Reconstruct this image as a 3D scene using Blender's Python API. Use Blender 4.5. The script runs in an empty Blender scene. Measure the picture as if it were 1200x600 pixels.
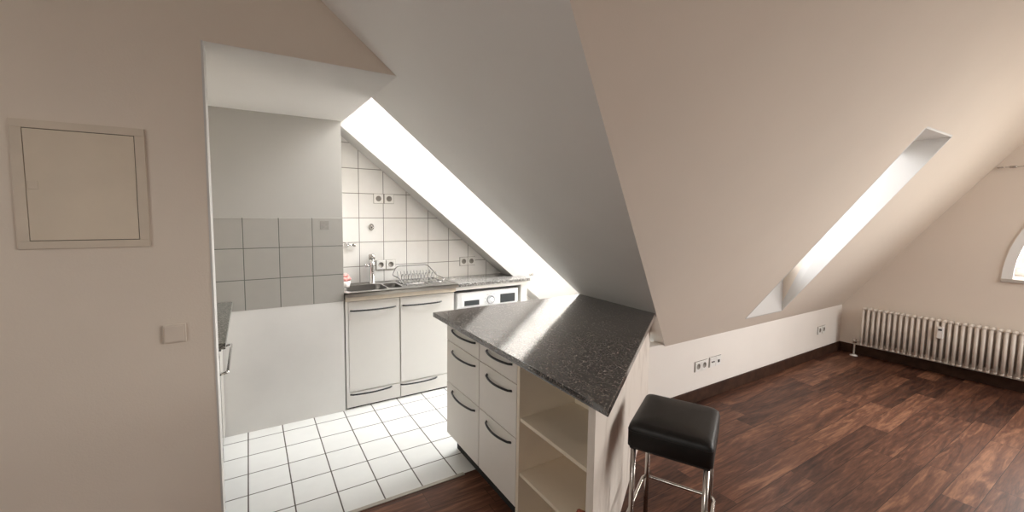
import bpy, bmesh, math, random
from mathutils import Vector, Matrix
random.seed(7)
S = bpy.context.scene
C = S.collection

# ------------------------------------------------------------------ camera
CAM_RIGHT = Vector((0.859, -0.5118, 0.011))
CAM_FWD = Vector((0.5105, 0.8560, -0.0809)).normalized()
CAM_RIGHT = (CAM_RIGHT - CAM_FWD * CAM_RIGHT.dot(CAM_FWD)).normalized()
CAM_UP = CAM_RIGHT.cross(CAM_FWD)
cam_d = bpy.data.cameras.new('camera')
cam = bpy.data.objects.new('camera', cam_d)
C.objects.link(cam)
M = Matrix((CAM_RIGHT, CAM_UP, -CAM_FWD)).transposed().to_4x4()
M.translation = (0, 0, 1.4585)
cam.matrix_world = M
cam_d.sensor_width = 36
cam_d.lens = 486.247 / 1200 * 36
cam_d.shift_x = (600 - 581.016) / 1200
cam_d.shift_y = -(300 - 289.042) / 1200
cam_d.clip_start = 0.02
S.camera = cam

# ------------------------------------------------------------------ world, exposure
SKY_STRENGTH = 6.5
SKY_PATCHES = [       # direction, cosine where it fades out, colour, gain
    ((0.52, -0.54, 0.66), 0.5, (1.0, 1.0, 1.0), 2.0),        # patch added to light the kitchen through its skylight
    ((1.0, -0.15, 0.15), 0.55, (1.0, 0.93, 0.85), 4.2),      # low bright sky outside the gable
    ((-1.0, -0.1, 0.12), 0.6, (1.0, 0.93, 0.84), 1.6),       # patch added outside the left window, to light the gable
    ((-0.45, 0.72, 0.52), 0.45, (1.0, 1.0, 1.03), 3.0),      # patch added to brighten the long slope's window lining
    ((-0.25, -0.80, 0.55), 0.25, (1.0, 0.93, 0.84), 1.0),  # patch added so the rear window lights the living area
]
S.view_settings.view_transform = 'Standard'
S.view_settings.look = 'None'
S.view_settings.gamma = 1
S.view_settings.use_curve_mapping = False
S.view_settings.exposure = -0.9
w = bpy.data.worlds.new('sky')
S.world = w
w.use_nodes = True
nt = w.node_tree
nt.nodes.clear()
wo = nt.nodes.new('ShaderNodeOutputWorld')
bg = nt.nodes.new('ShaderNodeBackground')
tc = nt.nodes.new('ShaderNodeTexCoord')
sx = nt.nodes.new('ShaderNodeSeparateXYZ')
rp = nt.nodes.new('ShaderNodeValToRGB')
nt.links.new(tc.outputs['Generated'], sx.inputs[0])
mr = nt.nodes.new('ShaderNodeMapRange')
mr.inputs['From Min'].default_value = -1
mr.inputs['From Max'].default_value = 1
nt.links.new(sx.outputs['Z'], mr.inputs['Value'])
nt.links.new(mr.outputs[0], rp.inputs[0])
e = rp.color_ramp.elements
e[0].position = 0.44; e[0].color = (0.85, 0.77, 0.67, 1)
e[1].position = 0.52; e[1].color = (1.0, 0.97, 0.92, 1)
x = e.new(1.0); x.color = (0.86, 0.94, 1.0, 1)
nrm = nt.nodes.new('ShaderNodeVectorMath')
nrm.operation = 'NORMALIZE'
nt.links.new(tc.outputs['Generated'], nrm.inputs[0])
sky_out = rp.outputs[0]
for direction, width, colour, gain in SKY_PATCHES:      # bright patches added to the sky
    vd = nt.nodes.new('ShaderNodeVectorMath')
    vd.operation = 'DOT_PRODUCT'
    nt.links.new(nrm.outputs[0], vd.inputs[0])
    vd.inputs[1].default_value = Vector(direction).normalized()
    mr_ = nt.nodes.new('ShaderNodeMapRange')
    mr_.interpolation_type = 'SMOOTHSTEP'
    mr_.inputs['From Min'].default_value = width
    nt.links.new(vd.outputs['Value'], mr_.inputs['Value'])
    sc_ = nt.nodes.new('ShaderNodeVectorMath')
    sc_.operation = 'SCALE'
    sc_.inputs[0].default_value = [c * gain for c in colour]
    nt.links.new(mr_.outputs[0], sc_.inputs['Scale'])
    ad = nt.nodes.new('ShaderNodeVectorMath')
    ad.operation = 'ADD'
    nt.links.new(sky_out, ad.inputs[0])
    nt.links.new(sc_.outputs[0], ad.inputs[1])
    sky_out = ad.outputs[0]
nt.links.new(sky_out, bg.inputs['Color'])
bg.inputs['Strength'].default_value = SKY_STRENGTH
nt.links.new(bg.outputs[0], wo.inputs[0])

cy = S.cycles
cy.max_bounces = 16
cy.diffuse_bounces = 12
cy.glossy_bounces = 6
cy.transparent_max_bounces = 12
cy.use_denoising = True
cy.sample_clamp_indirect = 12
cy.caustics_reflective = False
cy.caustics_refractive = False


def portal(name, loc, direction, sx_, sy_, xaxis):
    """Sampling portal in a window opening (adds no light of its own)."""
    d = bpy.data.lights.new(name, 'AREA')
    d.shape = 'RECTANGLE'
    d.size = sx_
    d.size_y = sy_
    d.cycles.is_portal = True
    o = bpy.data.objects.new(name, d)
    z = -Vector(direction).normalized()
    xa = Vector(xaxis)
    xa = (xa - z * xa.dot(z)).normalized()
    m = Matrix((xa, z.cross(xa), z)).transposed().to_4x4()
    m.translation = loc
    o.matrix_world = m
    C.objects.link(o)


# ------------------------------------------------------------------ key measures (metres)
Y0 = 1.927          # face of the front wall (left)
YB = 1.990          # where tiles meet the wood floor
YP = 3.084          # face of the kitchen pier
YS = 3.465          # tiled sink wall
YN, YH = 2.356, 3.24   # near and far edge of the kitchen skylight hole
ZS = 2.083          # soffit
XS = 0.600          # soffit edge / slope line
TA = 0.7956         # fall of the kitchen slope
TB, ZK, YW = 1.4098, 0.504, 1.900   # fall of the long slope, knee wall height and face
XG = 5.552          # gable wall
ZC = 2.75           # flat ceiling
OX = -0.127         # jamb of the opening
PR = 0.573          # right end of pier
XL = -3.2           # left end wall
YR = -2.46          # rear knee wall
TC = 0.85           # island worktop
gz = lambda x: ZS - TA * (x - XS)
gx = lambda z: XS + (ZS - z) / TA
bz = lambda y: ZK + TB * (YW - y)
by = lambda z: YW - (z - ZK) / TB
NG = Vector((TA, 0, 1)).normalized()
NB = Vector((0, TB, 1)).normalized()

# ------------------------------------------------------------------ material helpers
MATS = {}


def new_mat(name):
    m = bpy.data.materials.new(name)
    m.use_nodes = True
    b = m.node_tree.nodes['Principled BSDF']
    MATS[name] = m
    return m, m.node_tree, b


def rgb(h):
    v = [int(h[i:i + 2], 16) / 255 for i in (0, 2, 4)]
    return tuple((c / 12.92 if c <= 0.04045 else ((c + 0.055) / 1.055) ** 2.4) for c in v) + (1,)


def plain(name, col, rough=0.5, metal=0.0, var=0.04, scale=6.0, bump=0.0, bscale=300, spec=0.5, coat=0.0):
    m, t, b = new_mat(name)
    col = col if len(col) == 4 else tuple(col) + (1,)
    N = t.nodes
    g = N.new('ShaderNodeNewGeometry')
    n = N.new('ShaderNodeTexNoise')
    n.inputs['Scale'].default_value = scale
    n.inputs['Detail'].default_value = 5
    t.links.new(g.outputs['Position'], n.inputs['Vector'])
    r = N.new('ShaderNodeValToRGB')
    r.color_ramp.elements[0].position = 0.3
    r.color_ramp.elements[1].position = 0.7
    r.color_ramp.elements[0].color = tuple(c * (1 - var) for c in col[:3]) + (1,)
    r.color_ramp.elements[1].color = tuple(min(1, c * (1 + var)) for c in col[:3]) + (1,)
    t.links.new(n.outputs['Fac'], r.inputs[0])
    t.links.new(r.outputs[0], b.inputs['Base Color'])
    b.inputs['Roughness'].default_value = rough
    b.inputs['Metallic'].default_value = metal
    b.inputs['Specular IOR Level'].default_value = spec
    b.inputs['Coat Weight'].default_value = coat
    if bump > 0:
        n2 = N.new('ShaderNodeTexNoise')
        n2.inputs['Scale'].default_value = bscale
        n2.inputs['Detail'].default_value = 3
        t.links.new(g.outputs['Position'], n2.inputs['Vector'])
        bp = N.new('ShaderNodeBump')
        bp.inputs['Strength'].default_value = bump
        bp.inputs['Distance'].default_value = 0.002
        t.links.new(n2.outputs['Fac'], bp.inputs['Height'])
        t.links.new(bp.outputs[0], b.inputs['Normal'])
    return m


def math_node(t, op, a, b=None):
    n = t.nodes.new('ShaderNodeMath')
    n.operation = op
    for i, v in enumerate((a, b)):
        if v is None:
            continue
        if isinstance(v, (int, float)):
            n.inputs[i].default_value = v
        else:
            t.links.new(v, n.inputs[i])
    return n.outputs[0]


def tiles(name, ax, off, size, tile_col, grout_col, gw, rough=0.2, bump=0.6):
    """Square tiles from world position: ax = two axis names, off = their grid origin."""
    m, t, b = new_mat(name)
    N = t.nodes
    g = N.new('ShaderNodeNewGeometry')
    s = N.new('ShaderNodeSeparateXYZ')
    t.links.new(g.outputs['Position'], s.inputs[0])
    ds, ids = [], []
    for a, o, sz in zip(ax, off, size):
        v = math_node(t, 'DIVIDE', math_node(t, 'SUBTRACT', s.outputs[a], o), sz)
        ids.append(math_node(t, 'FLOOR', v))
        fr = math_node(t, 'FRACT', v)
        d = math_node(t, 'MINIMUM', fr, math_node(t, 'SUBTRACT', 1.0, fr))
        ds.append(math_node(t, 'MULTIPLY', d, sz))
    d = math_node(t, 'MINIMUM', ds[0], ds[1])
    r = N.new('ShaderNodeMapRange')
    r.interpolation_type = 'SMOOTHSTEP'
    r.inputs['From Min'].default_value = gw * 0.35
    r.inputs['From Max'].default_value = gw * 0.75
    t.links.new(d, r.inputs['Value'])
    # every tile a touch lighter or darker
    cmb = N.new('ShaderNodeCombineXYZ')
    t.links.new(ids[0], cmb.inputs[0])
    t.links.new(ids[1], cmb.inputs[1])
    wn = N.new('ShaderNodeTexWhiteNoise')
    t.links.new(cmb.outputs[0], wn.inputs['Vector'])
    tr = N.new('ShaderNodeMapRange')
    tr.inputs['To Min'].default_value = 0.96
    tr.inputs['To Max'].default_value = 1.02
    t.links.new(wn.outputs['Value'], tr.inputs['Value'])
    ns = N.new('ShaderNodeTexNoise')
    ns.inputs['Scale'].default_value = 14
    ns.inputs['Detail'].default_value = 6
    t.links.new(g.outputs['Position'], ns.inputs['Vector'])
    nr = N.new('ShaderNodeMapRange')
    nr.inputs['To Min'].default_value = 0.95
    nr.inputs['To Max'].default_value = 1.04
    t.links.new(ns.outputs['Fac'], nr.inputs['Value'])
    f = math_node(t, 'MULTIPLY', tr.outputs[0], nr.outputs[0])
    vm = N.new('ShaderNodeVectorMath')
    vm.operation = 'SCALE'
    vm.inputs[0].default_value = tile_col[:3]
    t.links.new(f, vm.inputs['Scale'])
    mx = N.new('ShaderNodeMix')
    mx.data_type = 'RGBA'
    mx.inputs['A'].default_value = grout_col
    t.links.new(r.outputs[0], mx.inputs['Factor'])
    t.links.new(vm.outputs[0], mx.inputs['B'])
    t.links.new(mx.outputs['Result'], b.inputs['Base Color'])
    rr = N.new('ShaderNodeMapRange')
    rr.inputs['To Min'].default_value = 0.9
    rr.inputs['To Max'].default_value = rough
    t.links.new(r.outputs[0], rr.inputs['Value'])
    t.links.new(rr.outputs[0], b.inputs['Roughness'])
    bp = N.new('ShaderNodeBump')
    bp.inputs['Strength'].default_value = bump
    bp.inputs['Distance'].default_value = 0.0015
    t.links.new(r.outputs[0], bp.inputs['Height'])
    t.links.new(bp.outputs[0], b.inputs['Normal'])
    return m


def wood_floor(name):
    m, t, b = new_mat(name)
    N = t.nodes
    g = N.new('ShaderNodeNewGeometry')
    s = N.new('ShaderNodeSeparateXYZ')
    t.links.new(g.outputs['Position'], s.inputs[0])
    PW, PL = 0.125, 1.05
    vy = math_node(t, 'DIVIDE', math_node(t, 'SUBTRACT', s.outputs['Y'], 0.452 - 10 * PW), PW)
    row = math_node(t, 'FLOOR', vy)
    wr = N.new('ShaderNodeTexWhiteNoise')
    wr.noise_dimensions = '1D'
    t.links.new(row, wr.inputs['W'])
    vx = math_node(t, 'ADD', math_node(t, 'DIVIDE', s.outputs['X'], PL), math_node(t, 'MULTIPLY', wr.outputs['Value'], 7.3))
    col = math_node(t, 'FLOOR', vx)
    cmb = N.new('ShaderNodeCombineXYZ')
    t.links.new(row, cmb.inputs[0])
    t.links.new(col, cmb.inputs[1])
    wn = N.new('ShaderNodeTexWhiteNoise')
    t.links.new(cmb.outputs[0], wn.inputs['Vector'])
    # seams
    fy = math_node(t, 'FRACT', vy)
    fx = math_node(t, 'FRACT', vx)
    dy = math_node(t, 'MULTIPLY', math_node(t, 'MINIMUM', fy, math_node(t, 'SUBTRACT', 1.0, fy)), PW)
    dx = math_node(t, 'MULTIPLY', math_node(t, 'MINIMUM', fx, math_node(t, 'SUBTRACT', 1.0, fx)), PL)
    d = math_node(t, 'MINIMUM', dx, dy)
    seam = N.new('ShaderNodeMapRange')
    seam.inputs['From Min'].default_value = 0.0004
    seam.inputs['From Max'].default_value = 0.0018
    t.links.new(d, seam.inputs['Value'])
    # grain, stretched along the plank and shifted from plank to plank
    gv = N.new('ShaderNodeCombineXYZ')
    t.links.new(math_node(t, 'ADD', math_node(t, 'MULTIPLY', s.outputs['X'], 1.5), math_node(t, 'MULTIPLY', wn.outputs['Value'], 40)), gv.inputs[0])
    t.links.new(math_node(t, 'ADD', math_node(t, 'MULTIPLY', s.outputs['Y'], 15.0), math_node(t, 'MULTIPLY', wn.outputs['Value'], 90)), gv.inputs[1])
    n1 = N.new('ShaderNodeTexNoise')
    n1.inputs['Scale'].default_value = 1.3
    n1.inputs['Detail'].default_value = 8
    n1.inputs['Roughness'].default_value = 0.62
    n1.inputs['Distortion'].default_value = 1.6
    t.links.new(gv.outputs[0], n1.inputs['Vector'])
    n2 = N.new('ShaderNodeTexNoise')
    n2.inputs['Scale'].default_value = 9
    n2.inputs['Detail'].default_value = 6
    t.links.new(gv.outputs[0], n2.inputs['Vector'])
    gr = math_node(t, 'ADD', math_node(t, 'MULTIPLY', n1.outputs['Fac'], 0.85), math_node(t, 'MULTIPLY', n2.outputs['Fac'], 0.30))
    gr = math_node(t, 'ADD', math_node(t, 'SUBTRACT', gr, 0.075), math_node(t, 'MULTIPLY', math_node(t, 'SUBTRACT', wn.outputs['Value'], 0.5), 0.24))
    r = N.new('ShaderNodeValToRGB')
    el = r.color_ramp.elements
    el[0].position = 0.28; el[0].color = WOOD[0]
    el[1].position = 0.74; el[1].color = WOOD[3]
    a = el.new(0.43); a.color = WOOD[1]
    a = el.new(0.57); a.color = WOOD[2]
    t.links.new(gr, r.inputs[0])
    mx = N.new('ShaderNodeMix')
    mx.data_type = 'RGBA'
    mx.inputs['A'].default_value = (0.012, 0.007, 0.005, 1)
    t.links.new(seam.outputs[0], mx.inputs['Factor'])
    t.links.new(r.outputs[0], mx.inputs['B'])
    t.links.new(mx.outputs['Result'], b.inputs['Base Color'])
    rr = N.new('ShaderNodeMapRange')
    b.inputs['Specular IOR Level'].default_value = 0.22
    rr.inputs['To Min'].default_value = 0.34
    rr.inputs['To Max'].default_value = 0.5
    t.links.new(n2.outputs['Fac'], rr.inputs['Value'])
    t.links.new(rr.outputs[0], b.inputs['Roughness'])
    bp = N.new('ShaderNodeBump')
    bp.inputs['Strength'].default_value = 0.25
    bp.inputs['Distance'].default_value = 0.001
    t.links.new(math_node(t, 'ADD', seam.outputs[0], math_node(t, 'MULTIPLY', n2.outputs['Fac'], 0.3)), bp.inputs['Height'])
    t.links.new(bp.outputs[0], b.inputs['Normal'])
    return m


def granite(name, base, light, dark, rough=0.12, amount=0.58, ior=1.5):
    m, t, b = new_mat(name)
    N = t.nodes
    g = N.new('ShaderNodeNewGeometry')
    v = N.new('ShaderNodeTexVoronoi')
    v.inputs['Scale'].default_value = 190
    t.links.new(g.outputs['Position'], v.inputs['Vector'])
    s = N.new('ShaderNodeSeparateColor')
    t.links.new(v.outputs['Color'], s.inputs[0])
    r = N.new('ShaderNodeValToRGB')
    r.color_ramp.interpolation = 'CONSTANT'
    el = r.color_ramp.elements
    el[0].position = 0; el[0].color = dark
    el[1].position = 0.3; el[1].color = base
    a = el.new(amount + 0.2); a.color = light
    a = el.new(0.95); a.color = tuple(min(1, c * 1.9) for c in light[:3]) + (1,)
    t.links.new(s.outputs[0], r.inputs[0])
    t.links.new(r.outputs[0], b.inputs['Base Color'])
    b.inputs['Roughness'].default_value = rough
    b.inputs['IOR'].default_value = ior
    return m


def scuffed(name, col, scuff):
    """Painted panel with faint vertical rubbed marks."""
    m, t, b = new_mat(name)
    N = t.nodes
    g = N.new('ShaderNodeNewGeometry')
    mp = N.new('ShaderNodeMapping')
    mp.inputs['Scale'].default_value = (7, 7, 2.6)
    t.links.new(g.outputs['Position'], mp.inputs['Vector'])
    n = N.new('ShaderNodeTexNoise')
    n.inputs['Scale'].default_value = 1.0
    n.inputs['Detail'].default_value = 7
    n.inputs['Roughness'].default_value = 0.65
    n.inputs['Distortion'].default_value = 0.7
    t.links.new(mp.outputs[0], n.inputs['Vector'])
    r = N.new('ShaderNodeValToRGB')
    r.color_ramp.elements[0].position = 0.52
    r.color_ramp.elements[0].color = col
    r.color_ramp.elements[1].position = 0.78
    r.color_ramp.elements[1].color = scuff
    t.links.new(n.outputs['Fac'], r.inputs[0])
    t.links.new(r.outputs[0], b.inputs['Base Color'])
    b.inputs['Roughness'].default_value = 0.55
    return m


def glass_mat(name, tint=(0.98, 0.99, 1.0, 1)):
    m, t, b = new_mat(name)
    N = t.nodes
    N.remove(b)
    out = N['Material Output']
    tr = N.new('ShaderNodeBsdfTransparent')
    tr.inputs[0].default_value = tint
    gl = N.new('ShaderNodeBsdfGlossy')
    gl.inputs['Roughness'].default_value = 0.02
    lw = N.new('ShaderNodeLayerWeight')
    lw.inputs['Blend'].default_value = 0.5
    fr_ = math_node(t, 'ADD', 0.03, math_node(t, 'MULTIPLY', 0.9, math_node(t, 'POWER', lw.outputs['Facing'], 5.0)))
    mx = N.new('ShaderNodeMixShader')
    t.links.new(fr_, mx.inputs[0])
    t.links.new(tr.outputs[0], mx.inputs[1])
    t.links.new(gl.outputs[0], mx.inputs[2])
    t.links.new(mx.outputs[0], out.inputs[0])
    return m


WOOD = [(0.028, 0.012, 0.009, 1), (0.082, 0.035, 0.022, 1), (0.145, 0.063, 0.038, 1), (0.30, 0.145, 0.082, 1)]
WARM_LIT_WHITE = (0.715, 0.635, 0.55, 1)  # white walls with the room's warm light put into the colour
plain('warm_lit_wall_paint', WARM_LIT_WHITE, 0.85, var=0.015, scale=2.5, bump=0.12, bscale=260, spec=0.2)
plain('front_wall_paint', WARM_LIT_WHITE, 0.85, var=0.02, scale=3, bump=0.22, bscale=170, spec=0.2)
plain('white_wall_paint', (0.76, 0.74, 0.71, 1), 0.85, var=0.015, scale=3, bump=0.12, bscale=260, spec=0.2)
plain('gable_paint', (0.78, 0.70, 0.62, 1), 0.85, var=0.015, scale=2.5, bump=0.12, bscale=260, spec=0.2)  # same wall paint lightened, making up for light missing on the gable
plain('sill_grey', (0.5, 0.46, 0.42, 1), 0.5, var=0.05, scale=20)
plain('shaded_pier_paint', (0.46, 0.448, 0.42, 1), 0.85, var=0.015, scale=3, bump=0.12, bscale=260, spec=0.2)  # white soffit paint darkened; the pier's shade is put into it
plain('knee_wall_paint', (0.84, 0.79, 0.735, 1), 0.8, var=0.015, scale=3, bump=0.08, bscale=260, spec=0.2)
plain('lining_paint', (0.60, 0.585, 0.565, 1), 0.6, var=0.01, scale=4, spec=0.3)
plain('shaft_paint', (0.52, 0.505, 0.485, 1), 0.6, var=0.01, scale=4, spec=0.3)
plain('lower_panel_paint', (0.74, 0.725, 0.70, 1), 0.7, var=0.03, scale=4, spec=0.3)
wood_floor('walnut_planks')
tiles('floor_tile', 'XY', (-0.045, 3.1766 - 2), (0.2, 0.2), (0.76, 0.76, 0.735), (0.10, 0.085, 0.07, 1), 0.006, rough=0.3)
tiles('sink_wall_tile', 'XZ', (0.574 - 2 * 0.198, 2.0 - 5 * 0.198 - 0.198 * 3), (0.198, 0.198), (0.82, 0.80, 0.765), (0.22, 0.20, 0.17, 1), 0.0045, rough=0.3)
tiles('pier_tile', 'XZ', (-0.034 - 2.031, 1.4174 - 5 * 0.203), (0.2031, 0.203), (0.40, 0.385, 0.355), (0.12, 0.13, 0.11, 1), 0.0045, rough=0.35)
granite('dark_granite', (0.052, 0.043, 0.039, 1), (0.17, 0.145, 0.13, 1), (0.016, 0.013, 0.012, 1), rough=0.10, ior=2.3)
granite('grey_granite', (0.19, 0.18, 0.17, 1), (0.36, 0.345, 0.325, 1), (0.05, 0.045, 0.04, 1), rough=0.16)
granite('cooker_granite', (0.13, 0.13, 0.115, 1), (0.22, 0.21, 0.19, 1), (0.05, 0.05, 0.045, 1), rough=0.3)
plain('cabinet_white', (0.74, 0.72, 0.685, 1), 0.45, var=0.01, spec=0.4)
plain('island_white', (0.72, 0.68, 0.625, 1), 0.45, var=0.015, spec=0.4)
plain('shelf_cream', (0.74, 0.655, 0.53, 1), 0.5, var=0.03, spec=0.35)
plain('worktop_edge_beige', (0.62, 0.54, 0.44, 1), 0.5, var=0.05, scale=20)
plain('black_handle', (0.012, 0.012, 0.013, 1), 0.3, spec=0.5)
plain('black_plastic', (0.015, 0.015, 0.016, 1), 0.4)
plain('dark_gap', (0.02, 0.018, 0.016, 1), 0.9)
plain('stainless_steel', (0.56, 0.55, 0.53, 1), 0.28, metal=1, var=0.04, scale=30)
plain('dial_grey', (0.45, 0.46, 0.48, 1), 0.4)
plain('bowl_steel', (0.30, 0.29, 0.275, 1), 0.36, metal=1, var=0.04, scale=30)
plain('rack_wire', (0.22, 0.21, 0.20, 1), 0.3, metal=1)
plain('filler_grey', (0.36, 0.345, 0.32, 1), 0.5)
plain('chrome', (0.72, 0.71, 0.70, 1), 0.1, metal=1, var=0.01)
plain('dull_chrome', (0.5, 0.47, 0.44, 1), 0.22, metal=1, var=0.03)
plain('appliance_white', (0.84, 0.85, 0.86, 1), 0.3, var=0.005)
plain('display_dark', (0.05, 0.055, 0.06, 1), 0.15)
plain('display_line', (0.5, 0.52, 0.55, 1), 0.4)
plain('socket_white', (0.82, 0.80, 0.76, 1), 0.35, var=0.01)
plain('socket_hole', (0.035, 0.03, 0.026, 1), 0.6)
plain('socket_shade', (0.26, 0.235, 0.205, 1), 0.5)  # dark tone painted in for shade in and round the sockets
plain('switch_cream', (0.68, 0.60, 0.52, 1), 0.4, var=0.01)
plain('hatch_paint', (0.66, 0.575, 0.465, 1), 0.7, var=0.05, scale=5, bump=0.15, bscale=120)
plain('hatch_frame_paint', (0.62, 0.54, 0.445, 1), 0.7, var=0.05, scale=7, bump=0.15, bscale=120)
plain('radiator_enamel', (0.70, 0.63, 0.56, 1), 0.4, var=0.015)
plain('meter_white', (0.86, 0.83, 0.80, 1), 0.35)
plain('black_leather', (0.010, 0.009, 0.0085, 1), 0.42, var=0.25, scale=25, bump=0.3, bscale=420, spec=0.3)
plain('baseboard_walnut', (0.050, 0.024, 0.015, 1), 0.6, var=0.3, scale=14, spec=0.15)
plain('threshold_metal', (0.42, 0.38, 0.33, 1), 0.35, metal=0.7)
plain('window_white', (0.86, 0.86, 0.85, 1), 0.35, var=0.005)
plain('pink_sponge', (0.80, 0.36, 0.33, 1), 0.8, var=0.25, scale=60, bump=0.6, bscale=160)
plain('pale_cup', (0.82, 0.76, 0.72, 1), 0.3)
plain('red_eraser', (0.36, 0.10, 0.06, 1), 0.6)
plain('patch_grey', (0.30, 0.285, 0.26, 1), 0.6, var=0.08, scale=60)
plain('oven_glass', (0.01, 0.01, 0.011, 1), 0.08)
plain('ground_outside', (0.30, 0.27, 0.23, 1), 0.9)
scuffed('scuffed_panel', (0.75, 0.68, 0.61, 1), (0.50, 0.42, 0.355, 1))
glass_mat('window_glass')

# ------------------------------------------------------------------ mesh helpers


def obj(name, bm, mat, parent=None, smooth=False, bevel=0.0, segs=2, angle=40):
    me = bpy.data.meshes.new(name)
    bmesh.ops.recalc_face_normals(bm, faces=bm.faces)
    bm.to_mesh(me)
    bm.free()
    o = bpy.data.objects.new(name, me)
    C.objects.link(o)
    mats = mat if isinstance(mat, (list, tuple)) else [mat]
    for k in mats:
        me.materials.append(MATS[k])
    if parent is not None:
        o.parent = parent
    if smooth:
        for p in me.polygons:
            p.use_smooth = True
    if bevel > 0:
        md = o.modifiers.new('bevel', 'BEVEL')
        md.width = bevel
        md.segments = segs
        md.limit_method = 'ANGLE'
        md.angle_limit = math.radians(angle)
        if not smooth:
            for p in me.polygons:
                p.use_smooth = True
        wn_ = o.modifiers.new('wn', 'WEIGHTED_NORMAL')
        wn_.keep_sharp = True
    return o


def struct(name, bm, mat, parent=None, **k):
    o = obj(name, bm, mat, parent, **k)
    if parent is None:
        o['kind'] = 'structure'
    return o


def thing(name, label, cat, loc=(0, 0, 0), rz=0.0, group=None):
    o = bpy.data.objects.new(name, None)
    o.empty_display_size = 0.05
    C.objects.link(o)
    o.location = loc
    o.rotation_euler = (0, 0, rz)
    o['label'] = label
    o['category'] = cat
    if group:
        o['group'] = group
    return o


def tag(o, label, cat, group=None):
    o['label'] = label
    o['category'] = cat
    if group:
        o['group'] = group
    return o


def BM():
    return bmesh.new()


def box(bm, x0, x1, y0, y1, z0, z1, mi=0):
    vs = [bm.verts.new((x, y, z)) for x in (x0, x1) for y in (y0, y1) for z in (z0, z1)]
    for f in ((0, 1, 3, 2), (4, 6, 7, 5), (0, 4, 5, 1), (2, 3, 7, 6), (0, 2, 6, 4), (1, 5, 7, 3)):
        fc = bm.faces.new([vs[i] for i in f])
        fc.material_index = mi
    return bm


def bx(*a):
    return box(BM(), *a)


def prism(bm, pts, d, mi=0):
    """Closed polygon pts (3-D, in order) extruded by vector d."""
    d = Vector(d)
    a = [bm.verts.new(p) for p in pts]
    b = [bm.verts.new(Vector(p) + d) for p in pts]
    n = len(pts)
    fs = [bm.faces.new(a), bm.faces.new(list(reversed(b)))]
    for i in range(n):
        fs.append(bm.faces.new((a[i], b[i], b[(i + 1) % n], a[(i + 1) % n])))
    for f in fs:
        f.material_index = mi
    return bm


def holed(bm, outer, holes, d):
    """Flat polygon with holes, extruded by d."""
    d = Vector(d)
    edges = []
    loops = []
    for lp in [outer] + holes:
        vs = [bm.verts.new(p) for p in lp]
        es = [bm.edges.new((vs[i], vs[(i + 1) % len(vs)])) for i in range(len(vs))]
        edges += es
        loops.append(vs)
    r = bmesh.ops.triangle_fill(bm, edges=edges, use_beauty=True, use_dissolve=False)
    faces = [g for g in r['geom'] if isinstance(g, bmesh.types.BMFace)]
    r = bmesh.ops.extrude_face_region(bm, geom=faces)
    vs = [g for g in r['geom'] if isinstance(g, bmesh.types.BMVert)]
    bmesh.ops.translate(bm, verts=vs, vec=d)
    return bm


def ring_axes(t):
    up = Vector((0, 0, 1)) if abs(t.z) < 0.95 else Vector((1, 0, 0))
    a = t.cross(up).normalized()
    return a, t.cross(a).normalized()


def tube(bm, pts, r, n=10, closed=False, mi=0, r2=None):
    """Round tube along a polyline (parallel-transported rings)."""
    pts = [Vector(p) for p in pts]
    m = len(pts)
    rings = []
    prev = None
    for i in range(m):
        if closed:
            t = (pts[(i + 1) % m] - pts[i - 1]).normalized()
        else:
            t = (pts[min(i + 1, m - 1)] - pts[max(i - 1, 0)]).normalized()
        if prev is None:
            a, b = ring_axes(t)
        else:
            a = (prev - t * prev.dot(t))
            a = a.normalized() if a.length > 1e-6 else ring_axes(t)[0]
            b = t.cross(a)
        prev = a
        rr = r if r2 is None else r + (r2 - r) * i / (m - 1)
        rings.append([bm.verts.new(pts[i] + a * rr * math.cos(2 * math.pi * k / n) + b * rr * math.sin(2 * math.pi * k / n)) for k in range(n)])
    rng = range(m) if closed else range(m - 1)
    for i in rng:
        p, q = rings[i], rings[(i + 1) % m]
        for k in range(n):
            f = bm.faces.new((p[k], p[(k + 1) % n], q[(k + 1) % n], q[k]))
            f.material_index = mi
    if not closed:
        bm.faces.new(list(reversed(rings[0]))).material_index = mi
        bm.faces.new(rings[-1]).material_index = mi
    return bm


def lathe(bm, prof, origin=(0, 0, 0), axis='Z', n=28, mi=0):
    """Profile [(radius, along)] spun about an axis through origin."""
    o = Vector(origin)
    rings = []
    for r, h in prof:
        ring = []
        for k in range(n):
            c, s_ = r * math.cos(2 * math.pi * k / n), r * math.sin(2 * math.pi * k / n)
            v = {'Z': (c, s_, h), 'Y': (c, h, s_), 'X': (h, c, s_)}[axis]
            ring.append(bm.verts.new(o + Vector(v)))
        rings.append(ring)
    for i in range(len(rings) - 1):
        p, q = rings[i], rings[i + 1]
        for k in range(n):
            bm.faces.new((p[k], p[(k + 1) % n], q[(k + 1) % n], q[k])).material_index = mi
    bm.faces.new(list(reversed(rings[0]))).material_index = mi
    bm.faces.new(rings[-1]).material_index = mi
    return bm


def arc_pts(c, r, a0, a1, n, f):
    return [f(c, r, a0 + (a1 - a0) * i / n) for i in range(n + 1)]


def fillet(pts, r, n=6):
    """Round the inner corners of an open polyline."""
    pts = [Vector(p) for p in pts]
    out = [pts[0]]
    for i in range(1, len(pts) - 1):
        p, a, b = pts[i], (pts[i - 1] - pts[i]), (pts[i + 1] - pts[i])
        rr = min(r, a.length * 0.45, b.length * 0.45)
        s_, e_ = p + a.normalized() * rr, p + b.normalized() * rr
        for k in range(n + 1):
            u = k / n
            out.append(s_ * (1 - u) ** 2 + p * 2 * u * (1 - u) + e_ * u * u)
    out.append(pts[-1])
    return out


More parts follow.
